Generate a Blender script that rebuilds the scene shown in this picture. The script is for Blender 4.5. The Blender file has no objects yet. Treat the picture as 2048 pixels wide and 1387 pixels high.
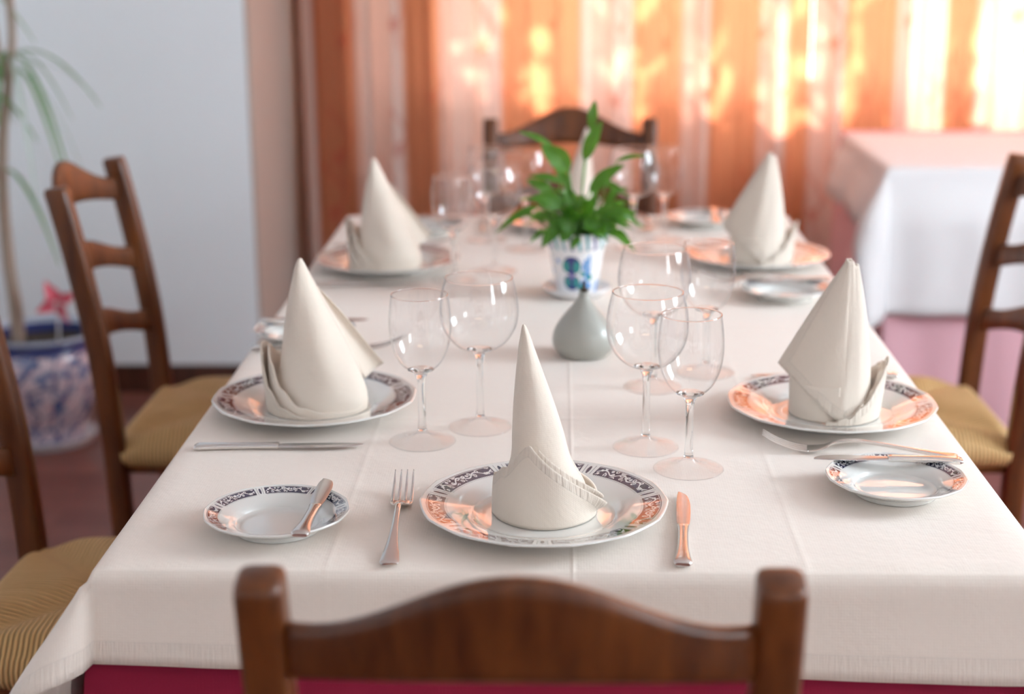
import bpy, bmesh, math, random
from mathutils import Vector, Matrix
PI = math.pi
SC = bpy.context.scene
COL = SC.collection
rnd = random.Random(7)

# ------------------------------------------------------------------ camera
cam_d = bpy.data.cameras.new('camera'); cam = bpy.data.objects.new('camera', cam_d); COL.objects.link(cam)
cam.location = (0, 0, 1.377)
cam.rotation_mode = 'XYZ'
R_ = Matrix.Rotation(math.radians(1.833), 4, 'Z') @ Matrix.Rotation(math.radians(75.023), 4, 'X') @ Matrix.Rotation(math.radians(-0.4), 4, 'Z')
cam.rotation_euler = R_.to_euler('XYZ')
cam_d.sensor_width = 36.0
cam_d.lens = 3200.0 / 2048.0 * 36.0
cam_d.clip_start = 0.05
cam_d.dof.use_dof = True
cam_d.dof.focus_distance = 1.76
cam_d.dof.aperture_fstop = 2.9
SC.camera = cam

# ------------------------------------------------------------------ world, sun, daylight through the windows
SC.view_settings.view_transform = 'Standard'
SC.view_settings.look = 'None'
SC.view_settings.gamma = 1.0
SC.view_settings.use_curve_mapping = False
SC.view_settings.exposure = 0.41
SC.cycles.use_denoising = True
SC.cycles.max_bounces = 12
SC.cycles.transparent_max_bounces = 40
SC.cycles.sample_clamp_indirect = 6.0
w = bpy.data.worlds.new('world'); SC.world = w; w.use_nodes = True
w.node_tree.nodes['Background'].inputs[0].default_value = (0.93, 0.97, 1.0, 1)
w.node_tree.nodes['Background'].inputs[1].default_value = 7.2
SUN_DIR = Vector((0.05, -1.0, -0.52)).normalized()       # direction of travel
ld = bpy.data.lights.new('sun', 'SUN'); ld.energy = 17.0; ld.angle = math.radians(0.9); ld.color = (1.0, 0.84, 0.72)
sun = bpy.data.objects.new('sun', ld); COL.objects.link(sun)
sun.rotation_euler = SUN_DIR.to_track_quat('-Z', 'Y').to_euler()
def area(name, loc, target, sx, sy, power, col):
    l = bpy.data.lights.new(name, 'AREA'); l.shape = 'RECTANGLE'; l.size = sx; l.size_y = sy; l.energy = power; l.color = col
    o = bpy.data.objects.new(name, l); COL.objects.link(o); o.location = loc
    o.rotation_euler = (Vector(target) - Vector(loc)).to_track_quat('-Z', 'Z').to_euler(); return o
area('daylight_window_2', (2.97, 2.15, 1.80), (0, 2.15, 1.80), 0.95, 1.25, 56, (0.76, 0.90, 1.0))
area('daylight_window_3', (2.97, -1.0, 1.80), (0, -1.0, 1.80), 0.95, 1.25, 13, (0.80, 0.92, 1.0))
area('warm_fill_light', (0.2, -0.9, 2.50), (0.2, -0.9, 0), 1.2, 0.6, 7, (1.0, 0.74, 0.50))  # added warm fill behind the camera, not a fixture of the room

# ------------------------------------------------------------------ helpers
def tag(o, label=None, cat=None, group=None, kind=None):
    if label: o['label'] = label
    if cat: o['category'] = cat
    if group: o['group'] = group
    if kind: o['kind'] = kind
    return o
def empty(name, loc=(0, 0, 0), rz=0.0):
    o = bpy.data.objects.new(name, None); COL.objects.link(o); o.location = loc; o.rotation_euler = (0, 0, rz)
    o.empty_display_size = 0.05; return o
def mesh(name, vs, fs, mat, parent=None, smooth=True, loc=None, sharp=None):
    me = bpy.data.meshes.new(name); me.from_pydata([tuple(v) for v in vs], [], fs); me.update()
    bm = bmesh.new(); bm.from_mesh(me); bmesh.ops.recalc_face_normals(bm, faces=bm.faces); bm.to_mesh(me); bm.free()
    if mat is not None: me.materials.append(mat)
    if smooth:
        me.polygons.foreach_set('use_smooth', [True] * len(me.polygons))
        if sharp is not None: me.set_sharp_from_angle(angle=math.radians(sharp))
    o = bpy.data.objects.new(name, me); COL.objects.link(o)
    if parent: o.parent = parent
    if loc: o.location = loc
    return o
def copy_tree(o, parent=None):
    c = o.copy(); COL.objects.link(c)
    if parent: c.parent = parent
    for ch in list(o.children): copy_tree(ch, c)
    return c
def grid_faces(nu, nv, wrap=False, off=0):
    fs = []
    for j in range(nv - 1):
        for i in range(nu if wrap else nu - 1):
            i2 = (i + 1) % nu
            fs.append((off + j * nu + i, off + j * nu + i2, off + (j + 1) * nu + i2, off + (j + 1) * nu + i))
    return fs
def lathe(prof, seg=64, rmod=None):
    vs = []; n = len(prof)
    for (r, z) in prof:
        for k in range(seg):
            a = 2 * PI * k / seg; rr = r * (rmod(a, r, z) if rmod else 1)
            vs.append((rr * math.cos(a), rr * math.sin(a), z))
    fs = grid_faces(seg, n, True)
    if prof[0][0] > 1e-5: fs.append(tuple(range(seg)))
    if prof[-1][0] > 1e-5: fs.append(tuple(range((n - 1) * seg, n * seg)))
    return vs, fs
def smooth_prof(pts, n=6):
    out = []
    m = len(pts)
    for i in range(m - 1):
        p0 = pts[max(i - 1, 0)]; p1 = pts[i]; p2 = pts[i + 1]; p3 = pts[min(i + 2, m - 1)]
        for k in range(n):
            t = k / n
            out.append(tuple(0.5 * ((2 * p1[d]) + (-p0[d] + p2[d]) * t + (2 * p0[d] - 5 * p1[d] + 4 * p2[d] - p3[d]) * t * t + (-p0[d] + 3 * p1[d] - 3 * p2[d] + p3[d]) * t ** 3) for d in range(len(p1))))
    out.append(tuple(pts[-1])); return out
def interp(tab, x):
    if x <= tab[0][0]: return tab[0][1]
    for (a, b), (c, d) in zip(tab, tab[1:]):
        if x <= c:
            t = (x - a) / (c - a) if c > a else 0; t = t * t * (3 - 2 * t); return b + (d - b) * t
    return tab[-1][1]
def sweep(path, sec, seg=12, power=2.0, cap=True, up=Vector((0, 1, 0))):
    """tube along path; sec(i,t)->(a,b) half sizes along side and normal; superellipse of given power"""
    vs = []; n = len(path); P = [Vector(p) for p in path]
    for i in range(n):
        t = (P[min(i + 1, n - 1)] - P[max(i - 1, 0)]).normalized()
        s = t.cross(up)
        if s.length < 1e-4: s = t.cross(Vector((1, 0, 0)))
        s.normalize(); nn = s.cross(t).normalized()
        a, b = sec(i, i / (n - 1))
        for k in range(seg):
            an = 2 * PI * (k + 0.5) / seg; c, sn = math.cos(an), math.sin(an)
            q = 2.0 / power
            vs.append(P[i] + s * (a * math.copysign(abs(c) ** q, c)) + nn * (b * math.copysign(abs(sn) ** q, sn)))
    fs = grid_faces(seg, n, True)
    if cap: fs.append(tuple(range(seg))); fs.append(tuple(range((n - 1) * seg, n * seg)))
    return vs, fs
def box(x0, x1, y0, y1, z0, z1):
    vs = [(x, y, z) for z in (z0, z1) for y in (y0, y1) for x in (x0, x1)]
    return vs, [(0, 1, 3, 2), (4, 5, 7, 6), (0, 1, 5, 4), (2, 3, 7, 6), (0, 2, 6, 4), (1, 3, 7, 5)]
def boxes(lst):
    V = []; F = []
    for b in lst:
        v, f = box(*b); o = len(V); V += v; F += [tuple(i + o for i in q) for q in f]
    return V, F
def merge(parts):
    V = []; F = []
    for v, f in parts:
        o = len(V); V += [tuple(p) for p in v]; F += [tuple(i + o for i in q) for q in f]
    return V, F
def bevel(o, w_=0.003, s=2):
    m = o.modifiers.new('b', 'BEVEL'); m.width = w_; m.segments = s; m.limit_method = 'ANGLE'; return o
def solid(o, t, off=-1):
    m = o.modifiers.new('s', 'SOLIDIFY'); m.thickness = t; m.offset = off; return o
def set_uv(o, uvs):
    me = o.data; l = me.uv_layers.new(name='UVMap')
    for lp in me.loops: l.data[lp.index].uv = uvs[lp.vertex_index]
def ss(a, b, x):
    t = max(0, min(1, (x - a) / (b - a))); return t * t * (3 - 2 * t)

# ------------------------------------------------------------------ materials
class NT:
    def __init__(s, name):
        s.m = bpy.data.materials.new(name); s.m.use_nodes = True; s.t = s.m.node_tree
        s.p = s.t.nodes['Principled BSDF']; s.out = s.t.nodes['Material Output']
    def n(s, typ, **kw):
        nd = s.t.nodes.new(typ)
        for k, v in kw.items(): setattr(nd, k, v)
        return nd
    def l(s, a, b): s.t.links.new(a, b)
    def val(s, x, sock):
        if isinstance(x, (int, float)): sock.default_value = x
        elif isinstance(x, tuple): sock.default_value = x
        else: s.l(x, sock)
    def math(s, op, a, b=0.0, c=0.0):
        nd = s.n('ShaderNodeMath', operation=op); s.val(a, nd.inputs[0]); s.val(b, nd.inputs[1]); s.val(c, nd.inputs[2]); return nd.outputs[0]
    def mix(s, f, a, b):
        nd = s.n('ShaderNodeMix', data_type='RGBA'); s.val(f, nd.inputs[0]); s.val(a, nd.inputs[6]); s.val(b, nd.inputs[7]); return nd.outputs[2]
    def noise(s, scale, detail=3, vec=None, rough=0.5):
        nd = s.n('ShaderNodeTexNoise'); nd.inputs['Scale'].default_value = scale; nd.inputs['Detail'].default_value = detail; nd.inputs['Roughness'].default_value = rough
        if vec is not None: s.l(vec, nd.inputs['Vector'])
        return nd.outputs[0]
    def obj(s): return s.n('ShaderNodeTexCoord').outputs['Object']
    def uv(s): return s.n('ShaderNodeTexCoord').outputs['UV']
    def xyz(s, v):
        nd = s.n('ShaderNodeSeparateXYZ'); s.l(v, nd.inputs[0]); return nd.outputs
    def comb(s, x, y, z):
        nd = s.n('ShaderNodeCombineXYZ'); s.val(x, nd.inputs[0]); s.val(y, nd.inputs[1]); s.val(z, nd.inputs[2]); return nd.outputs[0]
    def scale(s, v, sc):
        nd = s.n('ShaderNodeVectorMath', operation='MULTIPLY'); s.l(v, nd.inputs[0]); nd.inputs[1].default_value = sc; return nd.outputs[0]
    def bump(s, h, strength=0.3, dist=0.001):
        nd = s.n('ShaderNodeBump'); nd.inputs['Strength'].default_value = strength; nd.inputs['Distance'].default_value = dist
        s.l(h, nd.inputs['Height']); s.l(nd.outputs[0], s.p.inputs['Normal']); return nd
    def set(s, **kw):
        for k, v in kw.items(): s.val(v, s.p.inputs[k])
        return s
def C4(r, g, b): return (r, g, b, 1.0)
def simple(name, col, rough=0.5, metal=0.0, **kw):
    m = NT(name); m.set(**{'Base Color': C4(*col), 'Roughness': rough, 'Metallic': metal}); 
    for k, v in kw.items(): m.val(v, m.p.inputs[k.replace('_', ' ')])
    return m.m

def mat_wall(name, col):
    m = NT(name); o = m.obj(); m.set(**{'Base Color': m.mix(m.noise(1.5, 4, o), C4(*col), C4(*[c * 0.96 for c in col])), 'Roughness': 0.7})
    m.bump(m.noise(60, 5, o), 0.15, 0.002); return m.m
M_wall = mat_wall('painted_plaster', (0.90, 0.94, 0.97))
M_wall2 = mat_wall('shade_toned_plaster_alcove', (0.33, 0.27, 0.24))  # alcove copy of the plaster, darkened to put the recess shade into its colour
M_ceil = mat_wall('ceiling_paint', (0.85, 0.85, 0.84))
def mat_wood(name, c1, c2, rough=0.3, coat=0.35, st=(14, 14, 2)):
    m = NT(name); o = m.obj(); v = m.scale(o, st); n1 = m.noise(3.0, 6, v, 0.6)
    r = m.n('ShaderNodeValToRGB'); m.l(n1, r.inputs[0]); r.color_ramp.elements[0].position = 0.32; r.color_ramp.elements[0].color = C4(*c1)
    r.color_ramp.elements[1].position = 0.7; r.color_ramp.elements[1].color = C4(*c2)
    m.set(**{'Base Color': r.outputs[0], 'Roughness': rough, 'Coat Weight': coat, 'Coat Roughness': 0.18}); m.bump(n1, 0.08, 0.001); return m.m
M_wood = mat_wood('stained_chair_wood', (0.060, 0.015, 0.003), (0.17, 0.050, 0.011), rough=.30, coat=.12)
M_woodt = mat_wood('table_wood', (0.12, 0.05, 0.02), (0.22, 0.10, 0.04))
M_base = mat_wood('baseboard_wood', (0.05, 0.018, 0.010), (0.09, 0.03, 0.016))
def mat_floor():
    m = NT('laminate_planks'); o = m.obj(); b = m.n('ShaderNodeTexBrick'); m.l(o, b.inputs['Vector'])
    b.inputs['Scale'].default_value = 1.0; b.inputs['Brick Width'].default_value = 1.2; b.inputs['Row Height'].default_value = 0.09; b.inputs['Mortar Size'].default_value = 0.0015
    b.inputs['Color1'].default_value = C4(0.20, 0.065, 0.045); b.inputs['Color2'].default_value = C4(0.30, 0.11, 0.08); b.inputs['Mortar'].default_value = C4(0.05, 0.02, 0.015)
    g = m.noise(3.5, 6, m.scale(o, (2, 26, 2)), 0.6)
    m.set(**{'Base Color': m.mix(m.math('MULTIPLY', g, 0.7), b.outputs[0], C4(0.10, 0.03, 0.022)), 'Roughness': 0.33}); return m.m
M_floor = mat_floor()
def mat_cloth(name, col, hem=0.022, uvb=None, creases=(), mark=None, aniso=False, rough=0.85, sheen=0.25, weave=900, trans=0.0, puck=1.0):
    """woven cloth; UV in metres; uvb=(u0,u1,v0,v1) the cloth's borders; creases=[('u'|'v',pos,width,height)]"""
    m = NT(name); uv = m.uv(); X = m.xyz(uv); u, v = X[0], X[1]
    wv = m.math('ADD', m.math('SINE', m.math('MULTIPLY', u, weave * 2.0)), m.math('SINE', m.math('MULTIPLY', v, weave * 2.0)))
    big = m.noise(7, 4, uv); fine = m.noise(160, 3, uv)
    h = m.math('ADD', m.math('MULTIPLY', wv, 0.000016), m.math('ADD', m.math('MULTIPLY', big, 0.004), m.math('MULTIPLY', fine, 0.0003)))
    col_o = m.mix(m.math('MULTIPLY', fine, 0.5), C4(*col), C4(*[c * 0.93 for c in col]))
    if uvb:
        d = m.math('MINIMUM', m.math('MINIMUM', m.math('SUBTRACT', u, uvb[0]), m.math('SUBTRACT', uvb[1], u)), m.math('MINIMUM', m.math('SUBTRACT', v, uvb[2]), m.math('SUBTRACT', uvb[3], v)))
        inside = m.math('LESS_THAN', d, hem)
        st = m.math('ABSOLUTE', m.math('SUBTRACT', d, hem)); line = m.math('MULTIPLY', m.math('LESS_THAN', st, 0.0012), -0.0009)
        pk = m.math('MULTIPLY', m.math('MULTIPLY', m.noise(1.0, 2, m.comb(m.math('MULTIPLY', u, 260.0), m.math('MULTIPLY', v, 260.0 if not aniso else 25.0), 0.0)), inside), 0.0030 * puck)
        col_o = m.mix(m.math('MULTIPLY', m.math('ADD', m.math('MULTIPLY', inside, 0.5), m.math('MULTIPLY', m.math('LESS_THAN', st, 0.0009), 0.5)), m.math('ADD', m.math('MULTIPLY', m.noise(110, 2, uv), 0.2), 0.12)), col_o, C4(*[c * 0.55 for c in col]))
        h = m.math('ADD', h, m.math('ADD', m.math('MULTIPLY', inside, 0.0009), m.math('ADD', line, pk)))
    for (ax, pos, wd, ht) in creases:
        e = m.math('DIVIDE', m.math('SUBTRACT', u if ax == 'u' else v, pos), wd); g = m.math('EXPONENT', m.math('MULTIPLY', m.math('MULTIPLY', e, e), -1.0))
        h = m.math('ADD', h, m.math('MULTIPLY', g, ht))
    if mark:
        mu, mv, mr = mark; dd = m.math('SQRT', m.math('ADD', m.math('POWER', m.math('SUBTRACT', u, mu), 2.0), m.math('POWER', m.math('SUBTRACT', v, mv), 2.0)))
        mk = m.math('MULTIPLY', m.math('LESS_THAN', dd, mr), m.math('GREATER_THAN', m.noise(240, 2, uv), 0.52)); col_o = m.mix(m.math('MULTIPLY', mk, .75), col_o, C4(.55, .05, .07))
    m.set(**{'Base Color': col_o, 'Roughness': rough, 'Sheen Weight': sheen, 'Sheen Roughness': 0.4})
    m.bump(h, 1.0, 1.0)
    if trans > 0:
        tr = m.n('ShaderNodeBsdfTranslucent'); m.l(col_o, tr.inputs[0]); mx = m.n('ShaderNodeMixShader'); mx.inputs[0].default_value = trans
        m.l(m.p.outputs[0], mx.inputs[1]); m.l(tr.outputs[0], mx.inputs[2]); m.l(mx.outputs[0], m.out.inputs[0])
    return m.m
M_crim = mat_cloth('crimson_cloth', (0.34, 0.012, 0.055), rough=0.9, sheen=0.1)
M_pink = mat_cloth('rose_cloth', (0.82, 0.48, 0.54), rough=0.8, sheen=0.3)
M_nap = mat_cloth('napkin_linen', (0.88, 0.775, 0.67), hem=0.011, uvb=(-9, 9, -9, 0.0), rough=0.9, sheen=0.2, weave=1500, trans=0.12, puck=0.9, aniso=True)
M_napb = mat_cloth('napkin_linen_plain', (0.88, 0.775, 0.67), rough=0.9, sheen=0.2, weave=1500, trans=0.08)
M_nap2 = mat_cloth('napkin_linen_hemmed', (0.88, 0.775, 0.67), hem=0.013, uvb=(0.0, 9, -9, 0.0), rough=0.9, sheen=0.2, weave=1500, trans=0.12, puck=0.9, aniso=True)
M_metal = simple('polished_steel', (0.78, 0.76, 0.74), 0.13, 1.0)
M_brush = simple('blade_steel', (0.66, 0.66, 0.67), 0.22, 1.0)
def mat_porcelain(R, name):
    m = NT(name); X = m.xyz(m.obj()); x, y = X[0], X[1]
    r = m.math('DIVIDE', m.math('SQRT', m.math('ADD', m.math('MULTIPLY', x, x), m.math('MULTIPLY', y, y))), R)
    a = m.math('DIVIDE', m.math('ARCTAN2', y, x), 2 * PI)
    f = m.math('SUBTRACT', m.math('FRACT', m.math('ADD', m.math('MULTIPLY', m.math('ADD', a, 0.25), 7.0), 0.5)), 0.5)  # 0 at a gap
    af = m.math('ABSOLUTE', f)
    ri, ro = 0.80, 0.945
    q = m.math('DIVIDE', m.math('SUBTRACT', r, ri), ro - ri)          # 0..1 across the band
    inb = m.math('MULTIPLY', m.math('GREATER_THAN', q, 0.0), m.math('LESS_THAN', q, 1.0))
    panel = m.math('MULTIPLY', inb, m.math('GREATER_THAN', af, 0.088))
    # a winding tendril with leaves and small flowers reserved in white
    ph = m.math('MULTIPLY', f, 2 * PI * 4.0)
    s1 = m.math('ADD', 0.5, m.math('MULTIPLY', m.math('SINE', ph), 0.20))
    vine = m.math('LESS_THAN', m.math('ABSOLUTE', m.math('SUBTRACT', q, s1)), 0.055)
    vo = m.n('ShaderNodeTexVoronoi'); vo.inputs['Scale'].default_value = 1.0
    m.l(m.comb(m.math('MULTIPLY', f, 17.0), m.math('MULTIPLY', q, 2.6), 0.0), vo.inputs['Vector'])
    ring = m.math('LESS_THAN', m.math('ABSOLUTE', m.math('SUBTRACT', vo.outputs['Distance'], 0.30)), 0.085)
    dot = m.math('LESS_THAN', vo.outputs['Distance'], 0.12)
    inner = m.math('MULTIPLY', m.math('MULTIPLY', m.math('GREATER_THAN', q, 0.10), m.math('LESS_THAN', q, 0.88)), m.math('GREATER_THAN', af, 0.104))
    white = m.math('MULTIPLY', m.math('MAXIMUM', vine, m.math('MAXIMUM', ring, dot)), inner)
    frame = m.math('MULTIPLY', m.math('LESS_THAN', m.math('ABSOLUTE', m.math('SUBTRACT', q, 0.93)), 0.02), panel)
    dark = m.math('MULTIPLY', panel, m.math('SUBTRACT', 1.0, m.math('MAXIMUM', white, frame)))
    # dotted fringe inside the panel
    fr = m.math('MULTIPLY', m.math('MULTIPLY', m.math('GREATER_THAN', q, -0.14), m.math('LESS_THAN', q, 0.0)), m.math('MULTIPLY', m.math('GREATER_THAN', m.math('SINE', m.math('MULTIPLY', f, 260.0)), 0.1), m.math('GREATER_THAN', af, 0.10)))
    # the little lozenge in each gap with a stroke on both sides
    lz = m.math('LESS_THAN', m.math('ADD', m.math('MULTIPLY', m.math('POWER', m.math('DIVIDE', af, 0.020), 2.0), 1.0), m.math('POWER', m.math('DIVIDE', m.math('SUBTRACT', q, 0.45), 0.42), 2.0)), 1.0)
    stp = m.math('MULTIPLY', m.math('LESS_THAN', m.math('ABSOLUTE', m.math('SUBTRACT', af, 0.048)), 0.005), inb)
    ink = m.math('MAXIMUM', m.math('MAXIMUM', dark, m.math('MULTIPLY', fr, 0.45)), m.math('MAXIMUM', lz, m.math('MULTIPLY', stp, 0.5)))
    up = m.math('GREATER_THAN', m.xyz(m.n('ShaderNodeTexCoord').outputs['Normal'])[2], 0.1)
    ink = m.math('MULTIPLY', ink, up)
    m.set(**{'Base Color': m.mix(ink, C4(0.78, 0.78, 0.75), C4(0.014, 0.015, 0.06)), 'Roughness': 0.09, 'Specular IOR Level': 0.75, 'Coat Weight': 1.0, 'Coat IOR': 1.75, 'Coat Roughness': 0.02})
    return m.m
M_plate = mat_porcelain(0.134, 'porcelain_dinner'); M_bread = mat_porcelain(0.078, 'porcelain_bread')
def mat_thin_glass(name, gz, base):
    m = NT(name); lw = m.n('ShaderNodeLayerWeight'); lw.inputs[0].default_value = 0.35
    tr = m.n('ShaderNodeBsdfTransparent'); m.l(m.mix(m.math('POWER', lw.outputs['Facing'], 9.0), C4(0.995, 0.995, 0.995), C4(0.40, 0.41, 0.44)), tr.inputs[0])
    gl = m.n('ShaderNodeBsdfGlossy'); gl.inputs['Roughness'].default_value = 0.01; gl.inputs[0].default_value = C4(1, 1, 1)
    lw.inputs[0].default_value = 0.5
    fr = m.math('ADD', base, m.math('MULTIPLY', m.math('POWER', lw.outputs['Facing'], 6.0), gz))
    mx = m.n('ShaderNodeMixShader'); m.l(fr, mx.inputs[0]); m.l(tr.outputs[0], mx.inputs[1]); m.l(gl.outputs[0], mx.inputs[2]); m.l(mx.outputs[0], m.out.inputs[0]); return m.m
M_thin = mat_thin_glass('thin_clear_glass', 0.75, 0.035); M_footg = mat_thin_glass('foot_clear_glass', 0.45, 0.035)
def mat_glass():
    m = NT('solid_clear_glass'); g = m.n('ShaderNodeBsdfGlass'); g.inputs['IOR'].default_value = 1.46; g.inputs['Roughness'].default_value = 0.0; g.inputs[0].default_value = C4(0.985, 0.99, 0.99)
    m.l(g.outputs[0], m.out.inputs[0]); return m.m
M_glass = mat_glass()
def mat_rush():
    m = NT('woven_rush'); X = m.xyz(m.obj()); x = m.math('MULTIPLY', X[0], 1 / 0.215); y = m.math('MULTIPLY', X[1], 1 / 0.20)
    side = m.math('GREATER_THAN', m.math('ABSOLUTE', x), m.math('ABSOLUTE', y))
    c = m.math('ADD', m.math('MULTIPLY', side, X[1]), m.math('MULTIPLY', m.math('SUBTRACT', 1.0, side), X[0]))
    nz = m.noise(14, 3, m.obj())
    cc = m.math('ADD', c, m.math('MULTIPLY', nz, 0.008))
    wv = m.math('ABSOLUTE', m.math('SINE', m.math('MULTIPLY', cc, PI / 0.0072)))
    vn = m.noise(1.0, 3, m.comb(m.math('MULTIPLY', cc, 190.0), m.math('MULTIPLY', nz, 2.0), 0.0))
    col = m.mix(vn, C4(0.60, 0.32, 0.10), C4(0.98, 0.68, 0.32))
    col = m.mix(m.math('POWER', m.math('SUBTRACT', 1.0, wv), 3.0), col, C4(0.14, 0.065, 0.02))
    m.set(**{'Base Color': col, 'Roughness': 0.6}); m.bump(wv, 1.0, 0.004); return m.m
M_rush = mat_rush()

# ------------------------------------------------------------------ the room
def struct(name, vf, mat, sm=False):
    o = mesh(name, vf[0], vf[1], mat, None, sm); tag(o, kind='structure'); return o
YB = 4.62; XA = -0.905; YW = 5.42
struct('floor', box(-2.3, 3.1, -2.5, 5.75, -0.05, 0), M_floor)
struct('ceiling', box(-2.3, 3.1, -2.5, 5.75, 2.6, 2.65), M_ceil)
struct('wall_back', box(-2.3, XA, YB, YB + 0.98, 0, 2.6), M_wall)
def wall_hole(ax, a0, a1, t0, t1, hs):
    """wall along axis 'x' or 'y' from a0..a1, thickness t0..t1, holes (h0,h1,z0,z1) in order"""
    L = []; p = a0
    def q(u0, u1, z0, z1): L.append((u0, u1, t0, t1, z0, z1) if ax == 'x' else (t0, t1, u0, u1, z0, z1))
    for (h0, h1, z0, z1) in hs:
        q(p, h0, 0, 2.6); q(h0, h1, 0, z0); q(h0, h1, z1, 2.6); p = h1
    q(p, a1, 0, 2.6); return boxes(L)
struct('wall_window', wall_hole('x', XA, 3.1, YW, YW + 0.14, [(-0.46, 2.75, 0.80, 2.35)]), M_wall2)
struct('wall_alcove_shade', box(XA, XA + .010, YB, YW, 0.085, 2.6), mat_wall('shade_beige_plaster', (0.50, 0.42, 0.37)))  # thin panel whose beige colour stands in for a soft shadow on the wall
struct('wall_right', wall_hole('y', -2.5, YW, 3.0, 3.1, [(-1.475, -0.525, 1.17, 2.43), (1.675, 2.625, 1.17, 2.43)]), M_wall)
struct('wall_left', wall_hole('y', -2.5, YB, -2.3, -2.2, []), M_wall)
struct('wall_front', wall_hole('x', -2.2, 3.0, -2.5, -2.4, []), M_wall)
struct('baseboard_back', boxes([(-2.2, XA + 0.012, YB - 0.014, YB, 0, 0.085)]), M_base)
struct('baseboard_alcove', boxes([(XA, XA + 0.012, YB, YW, 0, 0.085), (XA + 0.012, 3.0, YW - 0.014, YW, 0, 0.085)]), M_base)
struct('baseboard_left', boxes([(-2.2, -2.186, -2.4, YB, 0, 0.085)]), M_base)
M_frame = simple('window_paint', (0.8, 0.8, 0.78), 0.4)
def pane_mat():
    m = NT('window_pane'); tr = m.n('ShaderNodeBsdfTransparent'); gl = m.n('ShaderNodeBsdfGlossy'); gl.inputs[1].default_value = 0.0
    mx = m.n('ShaderNodeMixShader'); mx.inputs[0].default_value = 0.06; m.l(tr.outputs[0], mx.inputs[1]); m.l(gl.outputs[0], mx.inputs[2]); m.l(mx.outputs[0], m.out.inputs[0]); return m.m
M_pane = pane_mat()
def win(name, ax, a0, a1, z0, z1, t0, t1, muls=()):
    root = empty(name, ((a0 + a1) / 2, (t0 + t1) / 2, z0) if ax == 'x' else ((t0 + t1) / 2, (a0 + a1) / 2, z0)); tag(root, kind='structure')
    w_ = 0.04; L = [(a0, a0 + w_, z0, z1), (a1 - w_, a1, z0, z1), (a0 + w_, a1 - w_, z0, z0 + w_), (a0 + w_, a1 - w_, z1 - w_, z1)] + [(mu - 0.02, mu + 0.02, z0 + w_, z1 - w_) for mu in muls]
    B = [(u0, u1, t0, t1, p, q) if ax == 'x' else (t0, t1, u0, u1, p, q) for (u0, u1, p, q) in L]
    ox, oy, oz = root.location
    B = [(a - ox, b - ox, c - oy, d - oy, e - oz, f - oz) for (a, b, c, d, e, f) in B]
    v, f = boxes(B); mesh('window_frame', v, f, M_frame, root, False)
    tm = (t0 + t1) / 2; b = (a0 + w_, a1 - w_, tm - 0.002, tm + 0.002, z0 + w_, z1 - w_) if ax == 'x' else (tm - 0.002, tm + 0.002, a0 + w_, a1 - w_, z0 + w_, z1 - w_)
    v, f = box(b[0] - ox, b[1] - ox, b[2] - oy, b[3] - oy, b[4] - oz, b[5] - oz); mesh('pane', v, f, M_pane, root, False)
win('window_1', 'x', -0.46, 2.75, 0.80, 2.35, YW + 0.06, YW + 0.11, (1.08,))
win('window_2', 'y', 1.675, 2.625, 1.17, 2.43, 3.03, 3.08)
win('window_3', 'y', -1.475, -0.525, 1.17, 2.43, 3.03, 3.08)

# ------------------------------------------------------------------ curtains (striped print: orange and cream, flowers)
def px2x(p): return (p - 1124) * 0.001632
STR = [605, 632, 712, 812, 880, 1005, 1160, 1262, 1362, 1412, 1515, 1564, 1616, 1674, 1783, 1870, 1943, 2052, 2140, 2230, 2330, 2420, 2520, 2620, 2720, 2900]
EDG = [px2x(p) for p in STR]
def stripe(x):
    k = 0; v = 0.0
    for i, e in enumerate(EDG):
        if x > e: k = i
    v = 1.0 if k % 2 == 1 else 0.0
    d = min([abs(x - e) for e in EDG]); s = 0.5 + 0.5 * min(1, d / 0.006)
    return v * s + (1 - v) * (1 - s)
def pz(y): return 1.377 - 5.15 * math.tan(math.radians(14.977) + math.atan((y - 693.5) / 3200))
FL = [(690, 85, 1), (676, 322, 1), (796, 48, .8), (800, 300, .8), (968, 95, 1), (868, 200, .7), (1012, 192, .6), (1230, 205, .8), (1330, 95, .9), (1410, 190, .8), (1518, 75, .8), (1655, 92, .9), (1560, 190, .6), (1725, 205, .9), (1845, 205, .5), (1902, 200, .9), (1105, 55, .8), (2008, 40, 1.2), (1800, 50, .7), (2100, 150, 1), (1240, 60, .6)]
def motif(x, z):
    v = 0.0
    for (fx, fy, s) in FLW:
        dx = (x - fx) / s; dz = (z - fy) / s
        if abs(dx) > 0.1 or abs(dz) > 0.2: continue
        r = math.hypot(dx, dz * 0.8); a = math.atan2(dz, dx)
        pet = 0.022 + 0.007 * math.cos(5 * a + fx * 9)
        v = max(v, 1 - ss(pet * 0.7, pet, r))
        if 0 < dz < 0.17:                                 # curling stem above with leaves
            cx = 0.030 * math.sin(dz * 26); v = max(v, 0.75 * (1 - ss(0.004, 0.010, abs(dx - cx))))
        if -0.10 < dz < 0:
            v = max(v, 0.5 * (1 - ss(0.004, 0.011, abs(dx + 0.22 * dz))))
    return v
FLW = [(px2x(a), pz(b), s) for a, b, s in FL] + [(px2x(a) + 0.05, pz(b) + 0.62, s) for a, b, s in FL] + [(px2x(a) - 0.04, pz(b) - 0.56, s) for a, b, s in FL]
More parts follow.
